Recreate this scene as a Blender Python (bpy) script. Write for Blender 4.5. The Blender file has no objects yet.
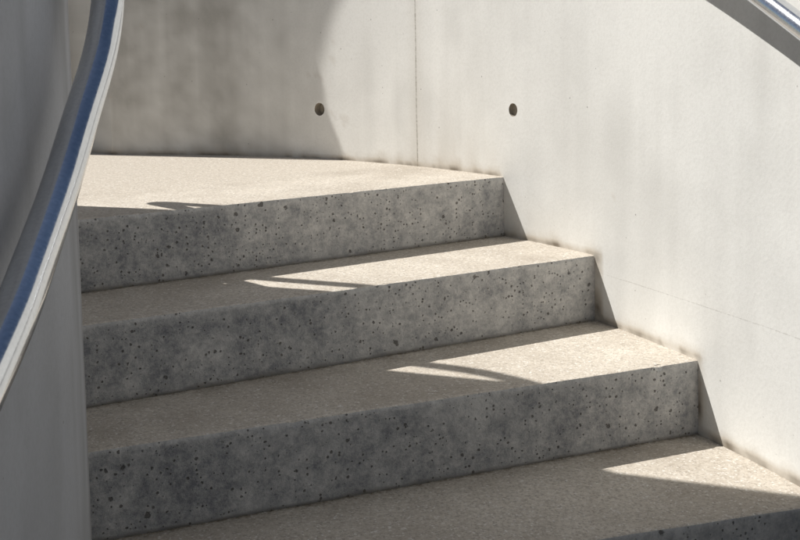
import bpy, bmesh, math, random
from mathutils import Vector, Matrix, noise
random.seed(4)
sc=bpy.context.scene
EYE=1.57
S=Vector((.121,-.050,-.17))
def fr(x,y,z,o=4,g=.9): return noise.fractal(Vector((x,y,z)),g,2,o)
def cl(v,a=0.,b=1.): return max(a,min(b,v))
def sstep(v,a,b):
    t=cl((v-a)/(b-a));return t*t*(3-2*t)

# ---------------------------------------------------------------- helpers
def new_obj(name,bm,mat=None,parent=None,smooth=False,recalc=True):
    me=bpy.data.meshes.new(name)
    if recalc: bmesh.ops.recalc_face_normals(bm,faces=bm.faces)
    bm.to_mesh(me);bm.free()
    ob=bpy.data.objects.new(name,me);sc.collection.objects.link(ob)
    if mat: me.materials.append(mat)
    if smooth:
        for p in me.polygons:p.use_smooth=True
        me.set_sharp_from_angle(angle=math.radians(35))
    if parent: ob.parent=parent
    return ob
def empty(name):
    e=bpy.data.objects.new(name,None);sc.collection.objects.link(e);return e
def cr(pts,n):
    P=[Vector(p) for p in pts]
    P=[2*P[0]-P[1]]+P+[2*P[-1]-P[-2]]
    out=[]
    for i in range(1,len(P)-2):
        a,b,c,d=P[i-1:i+3]
        for k in range(n):
            t=k/n
            out.append(.5*((2*b)+(c-a)*t+(2*a-5*b+4*c-d)*t*t+(3*b-a-3*c+d)*t**3))
    out.append(P[-2]);return out
def smooth_path(p,it):
    for _ in range(it):
        p=[p[0]]+[(p[i-1]+2*p[i]+p[i+1])/4 for i in range(1,len(p)-1)]+[p[-1]]
    return p
def resample(p,step):
    out=[p[0].copy()];acc=0
    for a,b in zip(p,p[1:]):
        L=(b-a).length
        if L<1e-9: continue
        while acc+L>=step:
            t=(step-acc)/L;a=a.lerp(b,t);out.append(a.copy());L=(b-a).length;acc=0
            if L<1e-9:break
        acc+=L
    return out
def tube(name,path,r,mat,parent=None,seg=32):
    bm=bmesh.new();rings=[]
    n=len(path)
    up=Vector((0,0,1))
    for i,p in enumerate(path):
        t=(path[min(i+1,n-1)]-path[max(i-1,0)]).normalized()
        a=t.cross(up).normalized();b=a.cross(t).normalized()
        rings.append([bm.verts.new(p+a*math.cos(2*math.pi*k/seg)*r+b*math.sin(2*math.pi*k/seg)*r) for k in range(seg)])
    for i in range(n-1):
        for k in range(seg):
            l=(k+1)%seg
            bm.faces.new((rings[i][k],rings[i][l],rings[i+1][l],rings[i+1][k]))
    bm.faces.new(rings[0][::-1]);bm.faces.new(rings[-1])
    return new_obj(name,bm,mat,parent,True)

# ---------------------------------------------------------------- materials
class NT:
    def __init__(s,name):
        s.m=bpy.data.materials.new(name);s.m.use_nodes=True
        s.t=s.m.node_tree;s.b=s.t.nodes["Principled BSDF"]
        s.co=s.n("ShaderNodeTexCoord").outputs["Object"]
    def n(s,ty,**kw):
        x=s.t.nodes.new(ty)
        for k,v in kw.items(): setattr(x,k,v)
        return x
    def l(s,a,b): s.t.links.new(a,b)
    def setin(s,sock,v):
        if hasattr(v,"is_linked"): s.l(v,sock)
        else: sock.default_value=v
    def attr(s,n):
        a=s.n("ShaderNodeAttribute");a.attribute_name=n;return a.outputs["Fac"]
    def noise(s,scale,detail=2,rough=.65,vec=None):
        x=s.n("ShaderNodeTexNoise");s.l(vec or s.co,x.inputs["Vector"])
        x.inputs["Scale"].default_value=scale;x.inputs["Detail"].default_value=detail;x.inputs["Roughness"].default_value=rough
        return x.outputs["Fac"]
    def ramp(s,v,a,b,lo=0,hi=1):
        x=s.n("ShaderNodeMapRange");x.clamp=True
        s.setin(x.inputs[0],v);x.inputs[1].default_value=a;x.inputs[2].default_value=b;x.inputs[3].default_value=lo;x.inputs[4].default_value=hi
        return x.outputs[0]
    def math(s,op,a,b=0.0):
        x=s.n("ShaderNodeMath",operation=op);s.setin(x.inputs[0],a);s.setin(x.inputs[1],b);return x.outputs[0]
    def mix(s,f,a,b,mode='MIX'):
        x=s.n("ShaderNodeMix",data_type='RGBA',blend_type=mode)
        s.setin(x.inputs[0],f);s.setin(x.inputs[6],a);s.setin(x.inputs[7],b);return x.outputs[2]
    def vor(s,scale,vec=None):
        v=s.n("ShaderNodeTexVoronoi");s.l(vec or s.co,v.inputs["Vector"]);v.inputs["Scale"].default_value=scale
        sep=s.n("ShaderNodeSeparateColor");s.l(v.outputs["Color"],sep.inputs[0])
        return v.outputs["Distance"],sep.outputs
    def pits(s,scale,thr,rmax):
        d,c=s.vor(scale)
        rad=s.ramp(c[0],thr,1.0,0.0,rmax)
        return s.ramp(s.math('SUBTRACT',rad,d),0.0,.08,0,1)
    def bump(s,h,dist,strength=1):
        b=s.n("ShaderNodeBump");b.inputs["Distance"].default_value=dist;b.inputs["Strength"].default_value=strength
        s.l(h,b.inputs["Height"]);s.l(b.outputs[0],s.b.inputs["Normal"])
C=lambda r,g,b:(r,g,b,1)

def wall_mat(name,base,seams=False,lo=.5):
    s=NT(name)
    tone=s.attr("tone");fine=s.noise(120,2,.7)
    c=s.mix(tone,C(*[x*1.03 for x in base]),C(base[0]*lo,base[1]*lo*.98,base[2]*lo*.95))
    c=s.mix(s.ramp(fine,.42,.72,0,.18),c,C(base[0]*.66,base[1]*.65,base[2]*.62))
    p=s.pits(58,.88,.17)
    c=s.mix(s.math('MULTIPLY',p,.6),c,C(.14,.125,.10))
    if seams:
        q=s.n("ShaderNodeSeparateXYZ");s.l(s.co,q.inputs[0]);x,z=q.outputs[0],q.outputs[2]
        wob=s.ramp(tone,0,1,-.003,.003)
        dx=s.math('ABSOLUTE',s.math('ADD',s.math('SUBTRACT',x,.052),wob))
        sv=s.math('MULTIPLY',s.ramp(dx,.0005,.0026,1,0),s.ramp(fine,.35,.6,.3,.9))
        dz=s.math('ABSOLUTE',s.math('ADD',s.math('SUBTRACT',z,.975),wob))
        sh=s.math('MULTIPLY',s.math('MULTIPLY',s.ramp(dz,.0003,.0016,1,0),s.ramp(x,.48,.56,0,1)),s.ramp(fine,.35,.6,.1,.4))
        sm=s.math('MAXIMUM',sv,sh)
        c=s.mix(s.math('MULTIPLY',s.ramp(dx,.0,.03,1,0),.14),c,C(.3,.24,.15))
        c=s.mix(s.math('MULTIPLY',sm,.7),c,C(.17,.14,.10))
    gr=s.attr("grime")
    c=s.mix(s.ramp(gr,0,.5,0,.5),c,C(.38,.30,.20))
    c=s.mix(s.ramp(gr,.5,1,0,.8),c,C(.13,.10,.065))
    s.l(c,s.b.inputs["Base Color"]);s.b.inputs["Roughness"].default_value=.85
    s.b.inputs["Specular IOR Level"].default_value=.1
    s.bump(fine,.0008,.4);return s.m

def riser_mat():
    s=NT("concrete_riser")
    tone=s.attr("tone");mid=s.noise(42,4,.85)
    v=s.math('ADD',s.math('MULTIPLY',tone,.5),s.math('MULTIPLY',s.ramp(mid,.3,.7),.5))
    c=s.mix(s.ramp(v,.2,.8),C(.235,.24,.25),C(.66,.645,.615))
    d1,c1=s.vor(52);d2,c2=s.vor(130)
    wob=s.ramp(mid,.36,.64,.1,2.0)
    def pit(d,cc,thr,r): return s.ramp(s.math('SUBTRACT',s.math('MULTIPLY',s.ramp(cc[0],thr,1,0,r),wob),d),0,.10,0,1)
    p=s.math('MAXIMUM',pit(d1,c1,.74,.26),pit(d2,c2,.55,.33))
    c=s.mix(s.math('MULTIPLY',p,.76),c,C(.085,.076,.066))
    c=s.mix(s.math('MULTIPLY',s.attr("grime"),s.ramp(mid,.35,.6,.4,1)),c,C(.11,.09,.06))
    s.l(c,s.b.inputs["Base Color"]);s.b.inputs["Roughness"].default_value=.88;s.b.inputs["Specular IOR Level"].default_value=.1
    s.bump(s.math('SUBTRACT',s.math('MULTIPLY',mid,.9),p),.0035,1);return s.m
def tread_mat():
    s=NT("concrete_tread")
    tone=s.attr("tone");fine=s.noise(90,3,.8)
    c=s.mix(tone,C(.48,.425,.355),C(.71,.65,.56))
    d,vs=s.vor(260)
    c=s.mix(s.ramp(vs[0],.70,.95,0,.6),c,C(.33,.285,.235))
    c=s.mix(s.ramp(vs[1],.88,.98,0,.8),c,C(.83,.80,.75))
    c=s.mix(s.ramp(fine,.42,.66,0,.5),c,C(.39,.335,.27))
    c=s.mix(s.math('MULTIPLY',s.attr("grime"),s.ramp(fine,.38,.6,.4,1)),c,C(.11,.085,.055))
    s.l(c,s.b.inputs["Base Color"]);s.b.inputs["Roughness"].default_value=.88;s.b.inputs["Specular IOR Level"].default_value=.1
    s.bump(s.math('ADD',fine,s.math('MULTIPLY',vs[2],.5)),.002,1);return s.m
def steel_mat():
    s=NT("stainless_steel")
    s.b.inputs["Metallic"].default_value=1
    n=s.noise(200,1,.7)
    s.l(s.mix(s.ramp(n,.3,.7),C(.60,.62,.65),C(.68,.70,.73)),s.b.inputs["Base Color"])
    s.l(s.ramp(n,.3,.7,.14,.21),s.b.inputs["Roughness"])
    return s.m
M_wall=wall_mat("concrete_wall_light",(.86,.85,.81),True)
M_core=wall_mat("concrete_core",(.48,.49,.515),lo=.62)
M_riser=riser_mat();M_tread=tread_mat();M_steel=steel_mat()
hm=NT("tie_hole_mortar");hm.l(hm.mix(hm.noise(90),C(.20,.175,.14),C(.50,.45,.37)),hm.b.inputs["Base Color"]);hm.b.inputs["Roughness"].default_value=.9;M_hole=hm.m
g=NT("gravel_paving")
d,vs=g.vor(30)
g.l(g.mix(vs[0],C(.22,.20,.17),C(.42,.39,.34)),g.b.inputs["Base Color"]);g.b.inputs["Roughness"].default_value=.9
M_ground=g.m

# ---------------------------------------------------------------- ground
bm=bmesh.new()
for q in ((-400,-400),(400,-400),(400,400),(-400,400)): bm.verts.new((q[0],q[1],0))
bm.verts.ensure_lookup_table();bm.faces.new(bm.verts[:])
new_obj("ground",bm,M_ground)

def off(path,d):
    o=[]
    for i,p in enumerate(path):
        t=(path[min(i+1,len(path)-1)]-path[max(i-1,0)]);t.z=0;t.normalize()
        o.append(p+Vector((t.y,-t.x,0))*d)
    return o
def wall_solid(name,front,backp,z0,z1,nz,fn,mat,closed=False):
    """front: dense path, gridded in z with tone / grime / relief from fn(s,p,z)"""
    bm=bmesh.new();tl=bm.verts.layers.float.new("tone");gl=bm.verts.layers.float.new("grime")
    n=len(front);cols=[];s=0
    for i,p in enumerate(front):
        if closed: t=front[(i+1)%n]-front[i-1]
        else: t=front[min(i+1,n-1)]-front[max(i-1,0)]
        t.z=0;t.normalize();nrm=Vector((-t.y,t.x,0))
        if i: s+=(p-front[i-1]).length
        col=[]
        for k in range(nz+1):
            z=z0+(z1-z0)*k/nz
            to,gr,rel=fn(s,p,z)
            v=bm.verts.new((p.x+nrm.x*rel,p.y+nrm.y*rel,z));v[tl]=to;v[gl]=gr;col.append(v)
        cols.append(col)
    for i in range(n if closed else n-1):
        a=cols[i];b=cols[(i+1)%n]
        for k in range(nz): bm.faces.new((a[k],b[k],b[k+1],a[k+1]))
    if closed:
        bm.faces.new([c[-1] for c in cols]);bm.faces.new([c[0] for c in cols][::-1])
    else:
        bk=[(bm.verts.new((q.x,q.y,z0)),bm.verts.new((q.x,q.y,z1))) for q in backp]
        for i in range(n-1):
            a,b=bk[i],bk[i+1]
            bm.faces.new((a[0],a[1],b[1],b[0]))
            bm.faces.new((cols[i][-1],cols[i+1][-1],b[1],a[1]))
            bm.faces.new((cols[i][0],a[0],b[0],cols[i+1][0]))
        bm.faces.new(cols[0]+[bk[0][1],bk[0][0]])
        bm.faces.new([bk[-1][0],bk[-1][1]]+cols[-1][::-1])
    return new_obj(name,bm,mat)

# ---------------------------------------------------------------- outer curved wall
wp=[(1.0,-1.2),(1.06,-.3),(1.06,.6),(1.0,1.2),(.91,1.72),(.785,2.2),(.66,2.54),(.50,2.92),(.285,3.27),(.055,3.585),(-.18,3.825),(-.40,3.98),(-.70,4.115),(-1.06,4.215)]
inner=resample(smooth_path(cr([(a,b,0) for a,b in wp],24),10),.014)
face=inner+[Vector((-1.10,4.25,0)),Vector((-1.3,4.43,0)),Vector((-1.62,4.75,0)),Vector((-2.2,5.2,0))]
back=off(face,.22)
LV=[(-9,.285,1.19),(.285,.505,1.02),(.505,.665,.85),(.665,.80,.68),(.80,.90,.51),(.90,.98,.34)]
def wallfn(s,p,z):
    t=.07+.20*fr(s*1.1,z*1.0,3.1,5)+.14*fr(s*11,z*.55,9,3)+.12*fr(s*6,z*6,1.7,4)
    t+=.85*sstep(-p.x,.06,.7)*(.85+.3*fr(s*4,z*.8,6,3)+.3*fr(s*11,z*11,2,4)+.15*fr(s*16,z,5,3))  # painted shade: darker, streaky colour leftward deepens the back wall's shadow
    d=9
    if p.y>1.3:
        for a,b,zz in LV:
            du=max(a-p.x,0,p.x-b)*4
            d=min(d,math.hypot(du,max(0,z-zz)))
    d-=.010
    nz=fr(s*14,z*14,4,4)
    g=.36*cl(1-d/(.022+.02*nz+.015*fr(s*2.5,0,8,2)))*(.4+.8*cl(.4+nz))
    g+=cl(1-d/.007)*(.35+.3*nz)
    g+=.22*math.exp(-((p.x-.14)/.12)**2)*math.exp(-cl(z-1.19,0,9)/.09)*(1+1.5*fr(s*20,z*3,2,3))
    return cl(t),cl(g),.0015*fr(s*2,z*2,.5,3)
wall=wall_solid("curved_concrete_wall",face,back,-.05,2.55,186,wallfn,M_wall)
def wall_y(X):
    for a,b in zip(inner,inner[1:]):
        if (a.x-X)*(b.x-X)<=0 and a.y>1.5 and abs(a.x-b.x)>1e-6:
            t=(X-a.x)/(b.x-a.x);q=a.lerp(b,t);d=(b-a).normalized();return q,Vector((-d.y,d.x,0))
for (X,zr,r,dep) in ((.318,-.188,.0235,.012),(-.27,-.212,.0250,.022)):
    q,nrm=wall_y(X)
    bm=bmesh.new();bmesh.ops.create_cone(bm,cap_ends=True,segments=40,radius1=r*.74,radius2=r*1.1,depth=.06)
    for vv in bm.verts:
        if vv.co.z>0: vv.co+=vv.co.normalized()*random.uniform(-.0016,.0016)
    rot=nrm.to_track_quat('Z','Y').to_matrix().to_4x4()
    bmesh.ops.transform(bm,matrix=Matrix.Translation(Vector((q.x,q.y,EYE+zr))+nrm*(.03-dep))@rot,verts=bm.verts)
    cut=new_obj("cut",bm,M_hole)
    bpy.context.view_layer.objects.active=wall
    m=wall.modifiers.new("b",'BOOLEAN');m.object=cut;m.solver='EXACT';m.operation='DIFFERENCE';m.material_mode='TRANSFER'
    bpy.ops.object.modifier_apply(modifier="b")
    bpy.data.objects.remove(cut)
for p in wall.data.polygons:p.use_smooth=True
wall.data.set_sharp_from_angle(angle=math.radians(20))

# ---------------------------------------------------------------- steps
stairs=empty("concrete_staircase")
H=.38
N=[((-.73,2.59),(.28,3.25)),((-.64,2.28),(.50,2.93)),((-.57,2.02),(.66,2.535)),((.33,1.99),(.74,2.11)),
   ((-.3,1.60),(.88,1.72)),((-.3,1.30),(.95,1.27)),((-.3,.98),(.95,.82))]
def build_step(name,A,B,z,back_len,seed,left_ext,right_ext,above=None,dens=.006):
    A=Vector((*A,0));B=Vector((*B,0));d=(B-A).normalized();n=Vector((-d.y,d.x,0))
    A=A-d*left_ext;B=B+d*right_ext;L=(B-A).length;k=int(L/dens)
    bm=bmesh.new();rows=[];gl=bm.verts.layers.float.new("grime");tl=bm.verts.layers.float.new("tone")
    if above:
        P=Vector((*above[0],0));Q=Vector((*above[1],0));dq=(Q-P).normalized();nq=Vector((-dq.y,dq.x,0))
    for i in range(k+1):
        s=L*i/k;p=A+d*s
        w1=fr(s*9,seed*7.3,0,5,1)*.0022
        w2=fr(s*40,seed*3.1,5,4,1)*.0018
        chip=max(0,noise.noise(Vector((s*26,seed*11,2)))-.34)*.030
        c=.0042+abs(w2)*1.9+chip
        D=back_len-.08
        if above: D=(P-p).dot(nq)/n.dot(nq)
        D=max(.1,min(D,back_len-.03))
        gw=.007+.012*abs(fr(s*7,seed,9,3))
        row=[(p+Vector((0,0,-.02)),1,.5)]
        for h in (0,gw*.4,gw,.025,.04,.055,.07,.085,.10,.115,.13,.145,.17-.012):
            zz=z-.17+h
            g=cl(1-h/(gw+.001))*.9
            t=.66+.32*fr(s*4.5,h*6+seed*9,1,5)+.26*fr(s*19,h*19+seed,4,4)+.20*fr(s*16,h*2,seed,3)
            t-=.36*sstep(1-s/L,.2,1)          # darker towards the inner wall
            t+=.18*sstep(h,.135,.16)           # worn, paler arris
            row.append((p+n*(w1*min(1,.3+h*6)+.0012*fr(s*6,h*6,seed,3))+Vector((0,0,zz)),g,cl(t)))
        for oy,oz in ((0,-c),(c*.35,-c*.3),(c*1.1,w2*.3)):
            row.append((p+n*(w1+oy)+Vector((0,0,z+oz)),0,.9))
        nt_=14
        for j in range(nt_+1):
            y=.012+(D+.004-.012)*(1-(1-j/nt_)**1.6)
            e=D-y
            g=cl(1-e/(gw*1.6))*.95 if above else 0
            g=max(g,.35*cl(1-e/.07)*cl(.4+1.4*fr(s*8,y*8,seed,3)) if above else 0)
            t=.55+.5*fr(s*2.6,y*3+seed*5,2,5)+.3*fr(s*12,y*12,seed,4)
            row.append((p+n*y+Vector((0,0,z)),g,cl(t)))
        row.append((p+n*back_len+Vector((0,0,z)),0,.55));row.append((p+n*back_len+Vector((0,0,-.02)),0,.5))
        vs=[]
        for q,gg,tt in row:
            vv=bm.verts.new(q);vv[gl]=gg;vv[tl]=tt;vs.append(vv)
        rows.append(vs)
    R=len(rows[0])
    for i in range(k):
        for j in range(R):
            jj=(j+1)%R
            f=bm.faces.new((rows[i][j],rows[i+1][j],rows[i+1][jj],rows[i][jj]))
            f.material_index=1 if 15<=j<R-1 else 0
    bm.faces.new(rows[0]);bm.faces.new(rows[-1][::-1])
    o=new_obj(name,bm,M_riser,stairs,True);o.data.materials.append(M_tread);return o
for i,(A,B) in enumerate(N):
    z=EYE-H-.17*i
    if i==0: continue
    le=.25 if i<3 else (.95 if i==3 else .35)
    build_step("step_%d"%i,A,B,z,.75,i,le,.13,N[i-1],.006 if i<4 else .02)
A,B=N[0];z=EYE-H
build_step("landing_edge",A,B,z,.5,0,.3,.13)
A=Vector(A);B=Vector(B);d=(B-A).normalized();n=Vector((-d.y,d.x))
a=A-d*.3+n*.46;b=B+d*.13+n*.46
inn=[(p.x,p.y) for p in off(inner,.06)[::4] if p.y>3.75]
poly=[(a.x,a.y),(b.x,b.y)]+inn+[(-1.7,4.8),(-3.4,4.8),(-3.4,2.6),(-1.2,2.6)]
poly=[p for i,p in enumerate(poly) if i<2 or (Vector(p)-Vector((a.x,a.y))).dot(n)>.01 or p[0]<-1.1]
bm=bmesh.new();tl=bm.verts.layers.float.new("tone")
t_=[bm.verts.new((x,y,z-.0004)) for x,y in poly];b_=[bm.verts.new((x,y,-.02)) for x,y in poly]
for v in t_+b_: v[tl]=.55
bm.faces.new(t_);bm.faces.new(b_[::-1])
for i in range(len(poly)):
    j=(i+1)%len(poly);bm.faces.new((t_[i],b_[i],b_[j],t_[j]))
new_obj("landing_slab",bm,M_tread,stairs)

# ---------------------------------------------------------------- inner core wall
cp=[(-.50,-.9),(-.46,-.2),(-.43,.5),(-.44,1.0),(-.452,1.3),(-.478,1.62),(-.565,1.99),(-.68,2.33),(-.86,2.64),(-1.08,2.875),(-1.3,2.99),(-1.55,3.03),(-1.9,2.93),(-2.3,2.5),(-2.5,1.5),(-2.4,0),(-1.9,-.9),(-1.0,-1.3)]
ring=cr([(a,b,0) for a,b in cp+[cp[0]]],16)[:-1]
cmax=max(p.y+.413*p.x for p in ring)
sft=2.490-cmax
ring=[Vector((p.x,p.y+(sft if p.y>2.8 else sft*max(0,(p.y-2.2)/.6)),0)) for p in ring]
ring=resample(ring+[ring[0]],.03)
def corefn(s,p,z):
    t=.25+.5*fr(s*1.2,z*.9,13.1,5)+.45*fr(s*12,z*.6,19,3)+.3*fr(s*6,z*6,11.7,4)
    return cl(t),0,.0012*fr(s*2,z*2,7.5,3)
core=wall_solid("inner_concrete_wall",ring,None,-.04,3.9,110,corefn,M_core,closed=True)
for p in core.data.polygons:p.use_smooth=True
core.data.set_sharp_from_angle(angle=math.radians(35))

# ---------------------------------------------------------------- added unseen fin, edge shaped to cast the back wall's shadow
XF=-1.34
edge=[]
for (X,zr) in ((-.165,-.50),(-.18,-.38),(-.225,-.26),(-.255,-.17),(-.275,-.08),(-.262,.0),(-.235,.09),(-.205,.16),(-.14,.27),(-.05,.4)):
    q,_=wall_y(X);t=(q.x-XF)/S.x
    edge.append((q.y-S.y*t,zr+EYE-S.z*t,0))
edge=[(e.x,e.y) for e in smooth_path(cr(edge,6),4)]
edge=[(edge[0][0],0.0)]+edge
bm=bmesh.new()
prof=edge+[(edge[-1][0],4.3),(5.2,4.3),(5.2,0.0)]
f1=[bm.verts.new((XF,y,z)) for y,z in prof];f2=[bm.verts.new((XF-.03,y+.0125,z)) for y,z in prof]
bm.faces.new(f1);bm.faces.new(f2[::-1])
for i in range(len(prof)):
    j=(i+1)%len(prof);bm.faces.new((f1[i],f1[j],f2[j],f2[i]))
new_obj("shadow_fin",bm,M_core)

# ---------------------------------------------------------------- handrails
def handrail(pts,bracket_at,sm,r):
    root=empty("steel_handrail")
    path=cr([(x,y,z+EYE) for x,y,z in pts],18);path=smooth_path(path,sm)
    tube("rail_tube",path,r,M_steel,root)
    for i,(k,w) in enumerate(bracket_at):
        p=min(path,key=lambda q:abs(q.y-k))
        tgt=Vector((w[0],w[1],p.z-.055))
        d=(tgt-Vector((p.x,p.y,tgt.z)));
        bp=[Vector((p.x,p.y,p.z-.018)),Vector((p.x,p.y,p.z-.045)),Vector((p.x,p.y,p.z-.055))+d*.2,tgt]
        tube("bracket_%d"%(i+1),cr(bp,6),.006,M_steel,root,16)
        bm=bmesh.new();bmesh.ops.create_cone(bm,cap_ends=True,segments=32,radius1=.03,radius2=.03,depth=.006)
        bmesh.ops.transform(bm,matrix=Matrix.Translation(tgt)@d.to_track_quat('Z','Y').to_matrix().to_4x4(),verts=bm.verts)
        new_obj("rosette_%d"%(i+1),bm,M_steel,root,True)
    return root
handrail([(-.40,-.3,-.80),(-.385,.3,-.58),(-.376,.75,-.40),(-.374,1.05,-.270),(-.386,1.19,-.220),(-.400,1.34,-.160),(-.401,1.44,-.088),(-.401,1.55,-.006),(-.404,1.62,.07),(-.435,1.78,.18),(-.50,2.0,.25),
          (-.62,2.33,.27),(-.80,2.70,.265),(-1.0,2.94,.275),(-1.12,3.04,.35),(-1.22,3.10,.50),(-1.285,3.115,.70),(-1.30,3.11,.9),(-1.32,3.105,1.25),(-1.34,3.08,1.45),(-1.40,3.02,1.7),(-1.48,2.96,1.95)],  # unseen upper run, bent steeply so its shadow strips fall on the treads
         [(.2,(-.437,.2)),(2.0,(-.55,2.03))],12,.0228)
rw=off(inner,-.065)
def zr(y):
    T=[(-1.2,-1.3),(.6,-.70),(1.2,-.42),(1.65,-.19),(2.05,.018),(2.16,.073),(2.5,.25),(2.9,.43),(3.3,.54),(4.3,.56)]
    for (a,b),(c,d) in zip(T,T[1:]):
        if a<=y<=c: return b+(d-b)*(y-a)/(c-a)-.035
    return T[-1][1]
rp=[(p.x,p.y,zr(p.y)) for p in rw[20::9] if p.x>.25]
handrail(rp,[(.6,(1.055,.6)),(2.9,(.505,2.925))],40,.0212)

# ---------------------------------------------------------------- light
sun=bpy.data.lights.new("sun",'SUN');sun.energy=5;sun.angle=math.radians(.42);sun.color=(1,.975,.935)
so=bpy.data.objects.new("sun",sun);sc.collection.objects.link(so);so.rotation_euler=S.to_track_quat('-Z','Y').to_euler();so.location=(-3,2,6)
w=bpy.data.worlds.new("World");sc.world=w;w.use_nodes=True
nt=w.node_tree;bg=nt.nodes["Background"];sky=nt.nodes.new("ShaderNodeTexSky");sky.sky_type='NISHITA';sky.sun_disc=False
sky.sun_elevation=math.atan2(.17,math.hypot(.121,.05));sky.sun_rotation=math.atan2(-.121,.05)%(2*math.pi)
nt.links.new(sky.outputs[0],bg.inputs[0]);bg.inputs[1].default_value=.055
sc.view_settings.view_transform='Standard';sc.view_settings.look='None';sc.view_settings.exposure=0

# ---------------------------------------------------------------- camera
cam=bpy.data.cameras.new("camera");co=bpy.data.objects.new("camera",cam);sc.collection.objects.link(co)
th=math.radians(5);roll=.02
F=Vector((0,math.cos(th),-math.sin(th)));U0=Vector((0,math.sin(th),math.cos(th)));R0=Vector((1,0,0))
R=(R0-roll*U0).normalized();U=(U0+roll*R0).normalized()
M=Matrix((R,U,-F)).transposed().to_4x4();M.translation=Vector((0,0,EYE));co.matrix_world=M
cam.sensor_width=36;cam.lens=1150/800*36;cam.shift_y=(45+1150*math.tan(th)-270)/800
cam.clip_start=.05;cam.clip_end=1500
sc.camera=co
